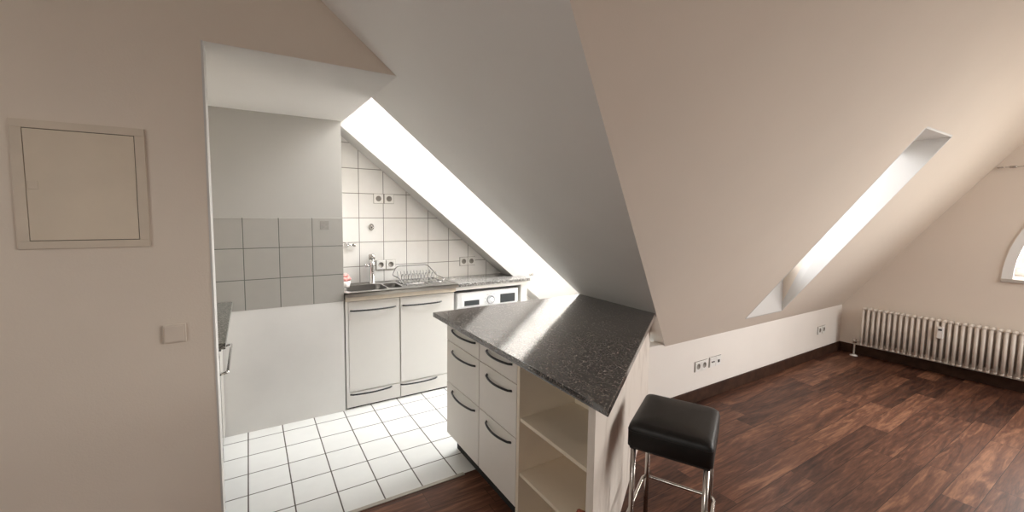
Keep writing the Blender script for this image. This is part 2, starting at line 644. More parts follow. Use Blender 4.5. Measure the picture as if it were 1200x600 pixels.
# ================================================================== THE ROOM
# ---- floors
bm = BM()
prism(bm, [(XL, YR, 0), (XG, YR, 0), (XG, YW, 0), (2.40, YW, 0), (2.40, YB, 0), (XL, YB, 0)], (0, 0, -0.05))
struct('floor', bm, 'walnut_planks')
bm = bx(-0.80, 3.10, YB, YS + 0.1, -0.05, 0.0)
struct('floor_tiles', bm, 'floor_tile')
bm = bx(OX - 0.1, 0.995, YB - 0.016, YB + 0.008, -0.004, 0.004)
struct('trim_1', bm, 'threshold_metal', bevel=0.002)

# ---- front wall with the opening to the kitchen niche
d_top = gx(ZC)
bm = BM()
prism(bm, [(XL, Y0, 0), (OX, Y0, 0), (OX, Y0, ZS), (XS + 0.012, Y0, ZS), (0.319, Y0, 2.342), (d_top + 0.06, Y0, ZC), (XL, Y0, ZC)], (0, 0.12, 0))
struct('wall_front', bm, 'front_wall_paint')
# pale strip over the jamb, painted in for the light it catches
bm = bx(OX - 0.004, OX + 0.003, Y0 - 0.002, Y0 + 0.122, 0, ZS)
struct('trim_2', bm, 'lining_paint')
# ---- soffit over the niche
bm = BM()
prism(bm, [(-0.80, Y0 + 0.002, ZS - 0.001), (XS + 0.012, Y0 + 0.002, ZS - 0.001), (XS - 0.018, YP + 0.1, ZS - 0.001), (-0.80, YP + 0.1, ZS - 0.001)], (0, 0, 0.06))
struct('ceiling_soffit', bm, 'white_wall_paint')
# ---- niche left wall, pier with tiles and lower panel
struct('wall_niche', bx(-0.80, -0.75, Y0 + 0.12, YS, 0, ZS), 'white_wall_paint')
struct('wall_pier', bx(-0.75, PR, YP, YS + 0.1, 0, ZS), 'shaded_pier_paint')
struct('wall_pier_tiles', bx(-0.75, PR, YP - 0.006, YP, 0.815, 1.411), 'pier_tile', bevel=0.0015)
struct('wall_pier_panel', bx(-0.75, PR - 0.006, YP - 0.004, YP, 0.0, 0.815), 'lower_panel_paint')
# ---- tiled sink wall
struct('wall_sink', bx(PR, 3.10, YS, YS + 0.1, 0, 2.5), 'sink_wall_tile')

# ---- the kitchen slope (falls to the right), near part and the strip over the sink wall
TG = 0.42
XK = 3.02
bm = BM()
near = [(d_top, by(ZC), ZC), (d_top, Y0, ZC), (0.319, Y0, 2.342), (XS + 0.010, Y0, ZS), (0.592, YN, 2.090), (1.536, YN, 1.342),
        (2.159, YN, 0.846), (XK + 0.05, YN, gz(XK + 0.05)), (XK + 0.05, YW + 0.08, gz(XK + 0.05)), (2.579, YW, ZK)]
prism(bm, near, NG * TG)
struct('ceiling_kitchen_slope', bm, 'white_wall_paint')
bm = BM()
prism(bm, [(0.50, YH, gz(0.50)), (0.50, YS + 0.1, gz(0.50)), (XK + 0.05, YS + 0.1, gz(XK + 0.05)), (XK + 0.05, YH, gz(XK + 0.05))], NG * TG)
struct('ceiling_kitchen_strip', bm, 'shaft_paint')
# upper end of the skylight shaft
bm = BM()
prism(bm, [(0.58, YN - 0.1, ZS + 0.01), (0.58, YH + 0.1, ZS + 0.01), (0.50, YH + 0.1, ZS + 0.10), (0.50, YN - 0.1, ZS + 0.10)], NG * TG)
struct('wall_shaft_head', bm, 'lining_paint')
# ---- kitchen knee wall below the skylight
ZT = gz(XK) + TG / NG.z + 0.02
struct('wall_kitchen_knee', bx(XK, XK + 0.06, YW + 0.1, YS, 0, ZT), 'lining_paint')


def frame_rect(bm, P, u, v, n, lu, lv, wd, dp):
    """Rectangular frame: corner P, unit axes u,v, normal n, outer size lu x lv, bar width wd, depth dp."""
    P, u, v, n = Vector(P), Vector(u), Vector(v), Vector(n)

    def bar(a0, a1, b0, b1):
        prism(bm, [P + u * a0 + v * b0, P + u * a1 + v * b0, P + u * a1 + v * b1, P + u * a0 + v * b1], n * dp)
    bar(0, lu, 0, wd)
    bar(0, lu, lv - wd, lv)
    bar(0, wd, wd, lv - wd)
    bar(lu - wd, lu, wd, lv - wd)
    return bm


def window_struct(name, P, u, v, n, lu, lv, wd, dp):
    o = struct(name, frame_rect(BM(), P, u, v, n, lu, lv, wd, dp), 'window_white', bevel=0.003)
    P, u, v, n = Vector(P), Vector(u), Vector(v), Vector(n)
    bm = BM()
    q = P + n * dp * 0.5 + u * wd * 0.8 + v * wd * 0.8
    a, b = lu - 1.6 * wd, lv - 1.6 * wd
    prism(bm, [q, q + u * a, q + u * a + v * b, q + v * b], n * 0.006)
    obj('window_pane', bm, 'window_glass', o)
    return o


# kitchen skylight at the outer end of the shaft
DG = Vector((1, 0, -TA)).normalized()
P0 = Vector((0.56, YN - 0.03, gz(0.56))) + NG * (TG - 0.02)
LG = (XK + 0.08 - 0.56) / DG.x
win = window_struct('window_1', P0, DG, (0, 1, 0), NG, LG, YH - YN + 0.06, 0.055, 0.05)
portal('portal_kitchen', P0 + NG * 0.06 + DG * LG / 2 + Vector((0, (YH - YN) / 2 + 0.03, 0)), -NG, LG, YH - YN, DG)
t = thing('wall_hook', 'tiny metal hook on the bright skylight shaft wall, above the far end of the island', 'hook', (2.335, YH, 0.868))
obj('plate', bx(-0.022, 0.022, -0.004, 0.0, -0.008, 0.008), 'dull_chrome', t, bevel=0.001)
bm = BM()
tube(bm, fillet([(0, 0, 0.002), (0, -0.022, 0.0), (0, -0.026, 0.014)], 0.008, 4), 0.003, 8)
obj('hook_arm', bm, 'dull_chrome', t, smooth=True)

# ---- long slope with its roof window
hb = [(3.474, 1.817), (4.052, 1.817), (3.960, 0.848), (3.448, 0.848)]
hole = [(x, y, bz(y)) for x, y in hb]
bm = BM()
outer = [(d_top, by(ZC), ZC), (2.579, YW, ZK), (2.579, YW + 0.08, bz(YW + 0.08)), (XG + 0.1, YW + 0.08, bz(YW + 0.08)), (XG + 0.1, by(ZC), ZC)]
holed(bm, outer, [hole], NB * 0.26)
struct('ceiling_long_slope', bm, 'warm_lit_wall_paint')
# shaft lining: upright below, level above, sides splayed between
ZV = 0.26 / NB.z
YV = 0.26 / NB.y
ob = [Vector((3.474, 1.812, bz(1.817) + ZV + 0.02)), Vector((4.045, 1.812, bz(1.817) + ZV + 0.02)),
      Vector((3.960, 0.852 + YV, bz(0.848) - 0.004)), Vector((3.448, 0.852 + YV, bz(0.848) - 0.004))]
hi = [Vector((3.476, 1.815, bz(1.817) + 0.001)), Vector((4.049, 1.815, bz(1.817) + 0.001)), Vector((3.957, 0.850, bz(0.848) - 0.003)), Vector((3.450, 0.850, bz(0.848) - 0.003))]
bm = BM()
for i in range(4):
    j = (i + 1) % 4
    out = ((hi[i] + hi[j]) / 2 - (hi[0] + hi[1] + hi[2] + hi[3]) / 4)
    out = (out - NB * out.dot(NB)).normalized() * 0.012
    prism(bm, [hi[i], hi[j], ob[j], ob[i]], out)
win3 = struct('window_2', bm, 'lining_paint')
u_ = Vector((1, 0, 0))
v_ = Vector((0, 1, -TB)).normalized()
lo = ob[3] - v_ * 0.03 + Vector((-0.03, 0, 0)) + NB * 0.005
lv_ = (ob[0] - ob[3]).dot(v_) + 0.06
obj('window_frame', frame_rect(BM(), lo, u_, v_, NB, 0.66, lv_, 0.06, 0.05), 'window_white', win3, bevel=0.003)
bm = BM()
q = lo + NB * 0.02 + u_ * 0.05 + v_ * 0.05
prism(bm, [q, q + u_ * 0.56, q + u_ * 0.56 + v_ * (lv_ - 0.1), q + v_ * (lv_ - 0.1)], NB * 0.006)
obj('window_pane', bm, 'window_glass', win3)
portal('portal_slope', lo + NB * 0.08 + u_ * 0.33 + v_ * lv_ / 2, -NB, 0.6, lv_, u_)

# ---- knee wall under the long slope
struct('wall_knee', bx(2.40, XG, YW, YW + 0.08, 0, ZK + 0.02), 'knee_wall_paint')
struct('baseboard_knee', bx(2.43, XG, YW - 0.016, YW, 0, 0.098), 'baseboard_walnut', bevel=0.004)

# ---- gable wall with the half-round window
AY, AZ, AR = -0.283, 0.945, 1.09
arch = [(XG, AY + AR * math.cos(math.pi * i / 40), AZ + AR * math.sin(math.pi * i / 40)) for i in range(41)]
bm = BM()
yr_b = lambda z: YR + (z - ZK) / TB
holed(bm, [(XG, YR, 0), (XG, YW, 0), (XG, YW, ZK), (XG, by(ZC), ZC), (XG, yr_b(ZC), ZC), (XG, YR, ZK)], [arch], (0.50, 0, 0))
struct('wall_gable', bm, 'gable_paint')
bm = bx(XG - 0.016, XG, YR, YW - 0.016, 0, 0.098)
struct('baseboard_gable', bm, 'baseboard_walnut', bevel=0.004)


def half_ring(bm, x0, x1, r0, r1, n=40):
    pts = []
    for i in range(n + 1):
        a = math.pi * i / n
        pts.append([(x, AY + r * math.cos(a), AZ + r * math.sin(a)) for x, r in ((x0, r0), (x0, r1), (x1, r1), (x1, r0))])
    rings = [[bm.verts.new(p) for p in ring] for ring in pts]
    for i in range(n):
        for k in range(4):
            bm.faces.new((rings[i][k], rings[i][(k + 1) % 4], rings[i + 1][(k + 1) % 4], rings[i + 1][k]))
    bm.faces.new(rings[0][::-1])
    bm.faces.new(rings[-1])
    return bm


bm = half_ring(BM(), XG - 0.012, XG + 0.03, AR - 0.058, AR + 0.004)
win3 = struct('window_3', bm, 'window_white')
obj('window_sill', bx(XG - 0.022, XG + 0.5, AY - AR - 0.004, AY + AR + 0.004, AZ - 0.026, AZ + 0.002), 'sill_grey', win3, bevel=0.003)
obj('window_frame', half_ring(BM(), XG + 0.40, XG + 0.46, AR - 0.09, AR - 0.001), 'window_white', win3)
obj('bottom_rail', bx(XG + 0.396, XG + 0.458, AY - AR + 0.02, AY + AR - 0.02, AZ + 0.003, AZ + 0.07), 'window_white', win3, bevel=0.003)
for k in (-1, 0, 1):
    obj('mullion', bx(XG + 0.405, XG + 0.455, AY + k * 0.42 - 0.03, AY + k * 0.42 + 0.03, AZ + 0.065, AZ + math.sqrt((AR - 0.08) ** 2 - (k * 0.42) ** 2)), 'window_white', win3)
bm = BM()
prism(bm, [(XG + 0.425, AY + (AR - 0.06) * math.cos(math.pi * i / 40), AZ + 0.03 + (AR - 0.09) * math.sin(math.pi * i / 40)) for i in range(41)], (0.006, 0, 0))
obj('window_pane', bm, 'window_glass', win3)
portal('portal_gable', (XG + 0.495, AY, AZ + AR / 2), (-1, 0, 0), 2 * AR, AR, (0, 1, 0))

# ---- unseen side of the room; its two windows are added for light
struct('ceiling', bx(XL - 0.1, XG + 0.1, yr_b(ZC) - 0.4, Y0 + 0.12, ZC, ZC + 0.1), 'white_wall_paint')
bm = BM()
holed(bm, [(XL, YR, 0), (XL, Y0 + 0.12, 0), (XL, Y0 + 0.12, ZC), (XL, YR, ZC)], [[(XL, -1.3, 1.5), (XL, 0.3, 1.5), (XL, 0.3, 2.6), (XL, -1.3, 2.6)]], (-0.10, 0, 0))
struct('wall_left', bm, 'white_wall_paint')
window_struct('window_5', (XL - 0.03, -1.3, 1.5), (0, 1, 0), (0, 0, 1), (-1, 0, 0), 1.6, 1.1, 0.06, 0.05)  # made-up window, added to light the gable and front wall
portal('portal_left', (XL - 0.09, -0.5, 2.05), (1, 0, 0), 1.6, 1.1, (0, 1, 0))
struct('wall_rear', bx(XL, XG, YR - 0.1, YR, 0, ZK), 'warm_lit_wall_paint')
NR = Vector((0, -TB, 1)).normalized()
rear_holes = []
ADDED_RW = [(3.6, 5.2)]  # roof window added behind the camera to light the living area
ya, yb_ = yr_b(0.95), yr_b(2.45)
for x0, x1 in ADDED_RW:
    rear_holes.append([(x0, ya, 0.95), (x1, ya, 0.95), (x1, yb_, 2.45), (x0, yb_, 2.45)])
bm = BM()
holed(bm, [(XL, YR - 0.08, bz(YW + 0.08)), (XG + 0.1, YR - 0.08, bz(YW + 0.08)), (XG + 0.1, yr_b(ZC), ZC), (XL, yr_b(ZC), ZC)], rear_holes, NR * 0.2)
struct('ceiling_rear_slope', bm, 'white_wall_paint')
vr = Vector((0, 1, TB)).normalized()
lr = (yb_ - ya) / vr.y
for k, (x0, x1) in enumerate(ADDED_RW):
    P = Vector((x0 - 0.02, ya, 0.95)) - vr * 0.02 + NR * 0.17
    window_struct('window_%d' % (k + 4), P, (1, 0, 0), vr, NR, x1 - x0 + 0.04, lr + 0.04, 0.06, 0.05)
    portal('portal_rear', P + Vector(((x1 - x0) / 2, 0, 0)) + vr * lr / 2 + NR * 0.06, -NR, x1 - x0, lr, (1, 0, 0))

# ================================================================== ISLAND
DX = 1.0            # drawer fronts
L0 = Vector((1.0, 0.997))
LD = Vector((0.8418, 0.5398))
L1 = L0 + LD * ((YW - L0.y) / LD.y)
LN = Vector((0.5398, -0.8418))      # outward from the half wall


def diag_y(x, off=0.0):
    return L0.y + (x - L0.x) * LD.y / LD.x + off


bm = BM()
th = 0.030 / LD.x
prism(bm, [(L0.x, L0.y, 0), (L1.x, L1.y, 0), (L1.x, L1.y + th, 0), (L0.x, L0.y + th, 0)], (0, 0, 0.818))
struct('wall_island', bm, 'scuffed_panel', bevel=0.0015)

# worktop
bm = BM()
prism(bm, [(0.95, 2.335, 0.822), (0.95, 0.893, 0.822), (2.172, 1.678, 0.822), (2.188, 2.350, 0.822)], (0, 0, 0.028))
o = obj('island_worktop', bm, 'dark_granite', bevel=0.003, segs=2)
tag(o, 'dark speckled granite worktop of the kitchen island, cut at an angle', 'worktop')


def bow_handle(parent, p0, p1, out, bulge=0.026, r=0.0056):
    """Slim black bow handle between two points on a front, bulging along out."""
    p0, p1, out = Vector(p0), Vector(p1), Vector(out)
    pts = []
    for i in range(17):
        u = i / 16
        pts.append(p0.lerp(p1, u) + out * (0.006 + bulge * math.sin(math.pi * u) ** 0.8))
    bm = BM()
    pts[0] = p0 - out * 0.002
    pts[-1] = p1 - out * 0.002
    tube(bm, pts, r, 8)
    return obj('handle', bm, 'black_handle', parent, smooth=True)


def drawer_unit(y_near, y_far, label):
    t = thing('drawer_cabinet', label, 'cabinet', (DX, (y_near + y_far) / 2, 0), 0, 'drawer cabinets of the island')
    cy_ = (y_near + y_far) / 2
    hw = (y_far - y_near) / 2
    obj('body', bx(0.018, 0.50, -hw + 0.001, hw - 0.001, 0.128, 0.820), 'island_white', t, bevel=0.001)
    obj('plinth', bx(0.07, 0.09, -hw + 0.001, hw - 0.001, 0.0, 0.128), 'dark_gap', t)
    for z0, z1, zh in ((0.702, 0.812, 0.779), (0.451, 0.698, 0.655), (0.126, 0.447, 0.412)):
        d = obj('drawer', bx(0.0, 0.0175, -hw + 0.002, hw - 0.002, z0, z1), 'island_white', t, bevel=0.0015)
        bow_handle(d, (0, hw - 0.080, zh), (0, -hw + 0.040, zh), (-1, 0, 0))
    return t


drawer_unit(1.832, 2.236, 'white three-drawer cabinet at the far end of the island, next to the tile floor')
drawer_unit(1.481, 1.830, 'white three-drawer cabinet between the other drawers and the open shelves')

t = thing('open_shelf_unit', 'open cream shelf unit at the near end of the island, under the worktop', 'shelf', (DX, 1.25, 0))
obj('side_panel', bx(0.0, 0.33, 1.458 - 1.25, 1.4795 - 1.25, 0.0, 0.820), 'shelf_cream', t, bevel=0.001)
yb0 = diag_y(1.325, th + 0.002)
obj('back_panel', bx(0.320, 0.335, yb0 - 1.25 + 0.01, 1.457 - 1.25, 0.0, 0.820), 'shelf_cream', t)
for z in (0.055, 0.305, 0.558):
    bm = BM()
    y1 = diag_y(DX + 0.004, th + 0.002) - 1.25
    y2 = diag_y(DX + 0.319, th + 0.002) - 1.25
    prism(bm, [(0.004, 1.457 - 1.25, z - 0.016), (0.319, 1.457 - 1.25, z - 0.016), (0.319, y2, z - 0.016), (0.004, y1, z - 0.016)], (0, 0, 0.016))
    obj('shelf_board', bm, 'shelf_cream', t, bevel=0.001)

bm = BM()
box(bm, -0.012, 0.012, -0.020, 0.020, 0, 0.014)
bmesh.ops.bevel(bm, geom=bm.edges[:], offset=0.004, segments=3, affect='EDGES')
o = obj('eraser', bm, 'red_eraser', smooth=True)
o.location = (1.066, 1.120, 0.305)
o.rotation_euler = (0, 0, 0.5)
tag(o, 'small reddish lump lying at the front of the middle shelf', 'eraser')

# ================================================================== SINK RUN
WT = 0.872


def sink_unit(x0, x1, dx0, dx1, hx0, hx1, px0, px1, label):
    t = thing('sink_cabinet', label, 'cabinet', (x0, YP, 0), 0, 'white base cabinets under the sink')
    X = lambda v: v - x0
    bm = bx(0, x1 - x0, 0.019, YS - YP - 0.01, 0.012, 0.808)
    bmesh.ops.delete(bm, geom=[f for f in bm.faces if f.calc_center_median().z > 0.8], context='FACES')
    b_ = obj('body', bm, 'cabinet_white', t)
    sol = b_.modifiers.new('board', 'SOLIDIFY')
    sol.thickness = 0.016
    sol.offset = -1
    obj('foot_plinth', bx(0.01, x1 - x0 - 0.01, 0.012, 0.03, 0.0, 0.014), 'dark_gap', t)
    obj('side_stile', bx(0, X(dx0) - 0.002, 0.0, 0.0185, 0.012, 0.806), 'cabinet_white', t) if dx0 - x0 > 0.008 else None
    dr = obj('door', bx(X(dx0), X(dx1), -0.001, 0.018, 0.128, 0.803), 'cabinet_white', t, bevel=0.0015)
    bow_handle(dr, (X(hx0), -0.001, 0.737), (X(hx1), -0.001, 0.737), (0, -1, 0), 0.022, 0.0062)
    pl = obj('plinth_drawer', bx(X(dx0) - 0.004, X(dx1) + 0.004, 0.0, 0.018, 0.012, 0.123), 'cabinet_white', t, bevel=0.0015)
    bow_handle(pl, (X(px0), 0, 0.110), (X(px1), 0, 0.110), (0, -1, 0), 0.022, 0.0062)
    return t


sink_unit(0.580, 0.983, 0.602, 0.978, 0.615, 0.951, 0.606, 0.915, 'white base cabinet under the sink bowl, beside the tiled pier')
sink_unit(0.984, 1.448, 0.990, 1.440, 1.005, 1.329, 0.985, 1.290, 'white base cabinet under the draining board, left of the washing machine')

# steel sink top: rim and bowls
t = thing('sink', 'stainless steel sink top with bowl and draining board in front of the tiles', 'sink', (0.575, YP, 0))
SX = 1.470 - 0.575
SY0, SY1 = -0.030, YS - YP - 0.004
bm = BM()


def rrect(cx, cy_, w_, h_, r, z, n=6):
    pts = []
    for sx_, sy_, a0 in ((1, 1, 0), (-1, 1, 90), (-1, -1, 180), (1, -1, 270)):
        for k in range(n + 1):
            a = math.radians(a0 + 90 * k / n)
            pts.append((cx + sx_ * (w_ / 2 - r) + r * math.cos(a), cy_ + sy_ * (h_ / 2 - r) + r * math.sin(a), z))
    return pts


bowl = (0.185, 0.165, 0.30, 0.27, 0.05)
half = (0.400, 0.165, 0.11, 0.22, 0.035)
holed(bm, [(0, SY0, WT - 0.006), (SX, SY0, WT - 0.006), (SX, SY1, WT - 0.006), (0, SY1, WT - 0.006)],
      [rrect(*bowl, WT - 0.006), rrect(*half, WT - 0.006)], (0, 0, 0.006))
# raised rim and front drop
box(bm, 0, SX, SY0, SY0 + 0.012, WT - 0.030, WT + 0.003)
box(bm, 0, SX, SY1 - 0.012, SY1, WT, WT + 0.006)
box(bm, 0, 0.012, SY0, SY1, WT - 0.01, WT + 0.003)
box(bm, SX - 0.012, SX, SY0, SY1, WT - 0.01, WT + 0.003)
# draining ribs
for k in range(9):
    xx = 0.535 + k * 0.036
    tube(bm, [(xx, 0.06, WT), (xx, 0.28, WT)], 0.004, 6)
obj('rim', bm, 'stainless_steel', t)


def basin(nm, b, depth):
    bm = BM()
    cx, cy_, w_, h_, r = b
    prev = None
    for z, s_ in ((WT - 0.001, 1.0), (WT - 0.012, 0.985), (WT - depth + 0.03, 0.94), (WT - depth + 0.008, 0.88), (WT - depth, 0.78)):
        ring = [bm.verts.new(p) for p in rrect(cx, cy_, w_ * s_, h_ * s_, r * s_, z)]
        if prev:
            for k in range(len(ring)):
                bm.faces.new((prev[k], prev[(k + 1) % len(ring)], ring[(k + 1) % len(ring)], ring[k]))
        prev = ring
    bm.faces.new(prev)
    o = obj(nm, bm, 'bowl_steel', t, smooth=True)
    bm = BM()
    lathe(bm, [(0.028, 0), (0.028, 0.003), (0.02, 0.003), (0.018, 0.001)], (cx, cy_, WT - depth + 0.0005))
    obj('drain', bm, 'chrome', o, smooth=True)


basin('bowl', bowl, 0.13)
basin('half_bowl', half, 0.09)
obj('front_rail', bx(0.004, SX - 0.02, -0.020, -0.002, 0.810, WT - 0.030), 'worktop_edge_beige', t, bevel=0.001)

# tap
t = thing('tap', 'chrome mixer tap standing behind the sink bowl', 'tap', (0.858, 3.416, WT))
bm = BM()
lathe(bm, [(0.026, 0), (0.026, 0.006), (0.021, 0.012), (0.020, 0.10), (0.0205, 0.155), (0.024, 0.165), (0.024, 0.20), (0.0, 0.204)], n=24)
obj('body', bm, 'chrome', t, smooth=True)
bm = BM()
tube(bm, fillet([(0, 0, 0.180), (-0.02, -0.10, 0.195), (-0.035, -0.165, 0.19), (-0.036, -0.17, 0.165)], 0.03, 6), 0.012, 14)
obj('spout', bm, 'chrome', t, smooth=True)
bm = BM()
tube(bm, [(-0.018, 0, 0.145), (-0.052, -0.004, 0.147)], 0.013, 12)
tube(bm, [(-0.050, -0.004, 0.147), (-0.062, -0.012, 0.150), (-0.066, -0.05, 0.165)], 0.006, 10)
obj('lever', bm, 'chrome', t, smooth=True)
bm = BM()
lathe(bm, [(0.0, 0.0), (0.026, 0.0), (0.026, 0.034), (0.02, 0.040), (0.0, 0.042)], (0, 0, 0.200))
obj('cap', bm, 'dull_chrome', t, smooth=True)

# dish rack
t = thing('dish_rack', 'wire dish rack standing on the draining board', 'dish rack', (1.030, 3.14, WT + 0.009))
RW_, RD_ = 0.335, 0.22
bm = BM()
loop = fillet([(0.17, 0, 0.01), (0, 0, 0.01), (0, RD_, 0.01), (RW_, RD_, 0.01), (RW_, 0, 0.01), (0.17, 0, 0.01)], 0.03, 5)
tube(bm, loop, 0.004, 8)
loop = fillet([(0.0, 0.01, 0.01), (-0.02, 0.03, 0.055), (-0.02, RD_, 0.055), (0.02, RD_ + 0.02, 0.125), (RW_ - 0.04, RD_ + 0.02, 0.125), (RW_ + 0.04, RD_, 0.03), (RW_ + 0.03, 0.03, 0.03), (RW_, 0.01, 0.01)], 0.03, 5)
tube(bm, loop, 0.0042, 8)
for fx, fy in ((0.03, 0.0), (RW_ - 0.03, 0.0), (0.03, RD_), (RW_ - 0.03, RD_)):
    tube(bm, [(fx, fy, -0.004), (fx, fy, 0.01)], 0.005, 8)
obj('frame', bm, 'rack_wire', t, smooth=True)
for k in range(11):
    xx = 0.025 + k * (RW_ - 0.05) / 10
    bm = BM()
    tube(bm, fillet([(xx, 0.005, 0.012), (xx, 0.06, 0.012), (xx + 0.004, 0.085, 0.075), (xx + 0.006, 0.115, 0.075), (xx + 0.002, 0.14, 0.012), (xx, 0.19, 0.012), (xx, RD_ + 0.012, 0.08)], 0.012, 4), 0.0026, 6)
    obj('plate_loop', bm, 'rack_wire', t, smooth=True)

# pink sponge in a pale cup
t = thing('sponge_cup', 'pink sponges heaped on a pale cup at the corner of the sink', 'sponge', (0.628, 3.30, WT + 0.003))
bm = BM()
lathe(bm, [(0.0, 0), (0.026, 0), (0.030, 0.01), (0.034, 0.05), (0.031, 0.05), (0.027, 0.012), (0.0, 0.010)])
obj('cup', bm, 'pale_cup', t, smooth=True)
for k, (a, b, c, s_) in enumerate(((-0.008, 0.0, 0.062, 0.030), (0.018, -0.006, 0.066, 0.022), (0.002, 0.008, 0.088, 0.024))):
    bm = BM()
    bmesh.ops.create_icosphere(bm, subdivisions=3, radius=s_)
    for v in bm.verts:
        v.co *= 1 + 0.16 * math.sin(v.co.x * 210 + k) * math.cos(v.co.y * 190) + random.uniform(-.03, .03)
        v.co.z *= 0.75
        v.co += Vector((a, b, c))
    obj('sponge', bm, 'pink_sponge', t, smooth=True)

# granite worktop over the washing machine, its front rail and end support
bm = bx(1.4715, 2.205, YP - 0.010, YS - 0.002, 0.843, 0.868)
o = obj('granite_worktop', bm, 'grey_granite', bevel=0.002)
tag(o, 'light grey granite worktop over the washing machine', 'worktop')
t = thing('worktop_support', 'white frame holding up the grey worktop around the washing machine', 'support', (1.452, YP, 0))
obj('front_rail', bx(0.0, 0.745, 0.004, 0.022, 0.811, 0.8425), 'cabinet_white', t, bevel=0.001)
obj('end_panel', bx(0.675, 0.742, 0.024, YS - YP - 0.02, 0.0, 0.8425), 'cabinet_white', t, bevel=0.001)

# washing machine
t = thing('washing_machine', 'white front-loading washing machine under the grey worktop', 'washing machine', (1.487, YP + 0.026, 0))
WW = 0.61
obj('body', bx(0, WW, 0.012, 0.335, 0.012, 0.778), 'appliance_white', t, bevel=0.006)
cp = obj('control_panel', bx(0.0, WW, 0.0, 0.014, 0.652, 0.783), 'appliance_white', t, bevel=0.005)
obj('drawer', bx(0.03, 0.235, -0.004, 0.001, 0.660, 0.772), 'appliance_white', cp, bevel=0.003)
obj('drawer_grip', bx(0.062, 0.205, -0.0065, -0.003, 0.668, 0.712), 'display_dark', cp, bevel=0.002)
bm = BM()
lathe(bm, [(0.0, -0.004), (0.030, -0.004), (0.031, -0.009), (0.038, -0.009), (0.040, -0.004), (0.041, 0.001)], (0.322, 0, 0.702), axis='Y', n=32)
obj('dial', bm, 'dial_grey', cp, smooth=True)
bm = BM()
lathe(bm, [(0.0, -0.0215), (0.021, -0.0215), (0.022, -0.018)], (0.322, 0, 0.702), axis='Y', n=32)
obj('dial_cap', bm, 'appliance_white', cp, smooth=True)
dp_ = obj('display', bx(0.420, 0.575, -0.003, 0.001, 0.663, 0.740), 'display_dark', cp, bevel=0.001)
for i_ in range(7):
    a = math.radians(200 - i_ * 37)
    px_, pz_ = 0.322 + 0.055 * math.cos(a), 0.702 + 0.055 * math.sin(a)
    obj('program_mark', bx(px_ - 0.008, px_ + 0.008, -0.0012, 0.0005, pz_ - 0.002, pz_ + 0.002), 'display_line', cp)
bm = BM()
lathe(bm, [(0.19, 0.010), (0.19, -0.006), (0.175, -0.014), (0.15, -0.012), (0.14, 0.004), (0.0, 0.006)], (WW / 2, 0, 0.37), axis='Y', n=48)
dr = obj('door', bm, 'dull_chrome', t, smooth=True)
bm = BM()
lathe(bm, [(0.145, -0.004), (0.13, -0.012), (0.0, -0.016)], (WW / 2, 0, 0.37), axis='Y', n=48)
obj('door_glass', bm, 'oven_glass', dr, smooth=True)
obj('kick_panel', bx(0.01, WW - 0.01, 0.004, 0.0125, 0.014, 0.10), 'appliance_white', t, bevel=0.003)
for fx in (0.05, WW - 0.05):
    for fy in (0.05, 0.29):
        bm = BM()
        lathe(bm, [(0.02, 0), (0.02, 0.008), (0.012, 0.010), (0.012, 0.014)], (fx, fy, 0))
        obj('foot', bm, 'black_plastic', t, smooth=True)

# ================================================================== COOKER SIDE OF THE NICHE (front faces +X)
XF = -0.165
bm = bx(-0.75, -0.103, 2.12, YP - 0.006, 0.853, 0.880)
o = obj('cooker_worktop', bm, 'cooker_granite', bevel=0.002)
tag(o, 'grey-green granite worktop along the left side of the kitchen niche', 'worktop')
t = thing('oven', 'built-in oven with black glass front on the left of the niche', 'oven', (XF, 2.40, 0))
obj('body', bx(-0.56, -0.0205, -0.27, 0.398, 0.0, 0.850), 'appliance_white', t)
obj('plinth', bx(-0.02, -0.002, -0.27, 0.398, 0.0, 0.098), 'dark_gap', t)
dr = obj('door', bx(-0.020, 0.0, -0.265, 0.398, 0.10, 0.735), 'oven_glass', t, bevel=0.003)
bm = BM()
tube(bm, fillet([(0.0, -0.17, 0.700), (0.062, -0.17, 0.712), (0.062, 0.30, 0.712), (0.0, 0.30, 0.700)], 0.012, 5), 0.0065, 10)
obj('handle', bm, 'chrome', dr, smooth=True)
cp = obj('control_panel', bx(-0.020, 0.004, -0.265, 0.398, 0.745, 0.846), 'stainless_steel', t, bevel=0.003)
for k in range(4):
    bm = BM()
    lathe(bm, [(0.0, 0.0), (0.020, 0.0), (0.018, 0.028), (0.0, 0.030)], (0.004, -0.19 + k * 0.15, 0.795), axis='X', n=20)
    obj('knob', bm, 'black_plastic', cp, smooth=True)
t = thing('filler_cabinet', 'narrow grey cupboard front between the oven and the pier', 'cabinet', (XF, 2.94, 0))
obj('body', bx(-0.56, -0.02, -0.138, 0.132, 0.06, 0.850), 'cabinet_white', t)
obj('door', bx(-0.019, -0.001, -0.137, 0.131, 0.08, 0.846), 'filler_grey', t, bevel=0.002)
obj('plinth', bx(-0.06, -0.03, -0.138, 0.132, 0.0, 0.06), 'dark_gap', t)

# ================================================================== SOCKETS, SWITCH, VALVES


def socket_insert(parent, cx, kind='outlet', wall='Y'):
    if kind == 'outlet':
        bm = BM()
        lathe(bm, [(0.0, -0.0006), (0.019, -0.0006), (0.0195, -0.0075), (0.0225, -0.0095), (0.0225, -0.006)], (cx, 0, 0), axis='Y', n=28)
        o = obj('socket_well', bm, 'socket_shade', parent, smooth=True)
        bm = BM()
        for s_ in (-1, 1):
            lathe(bm, [(0.0, -0.004), (0.0035, -0.004), (0.0035, 0.0)], (cx + s_ * 0.0095, 0, 0), axis='Y', n=10)
        lathe(bm, [(0.0, -0.0035), (0.014, -0.0035), (0.014, -0.0005)], (cx, 0, 0), axis='Y', n=20)
        obj('pin_holes', bm, 'socket_hole', o)


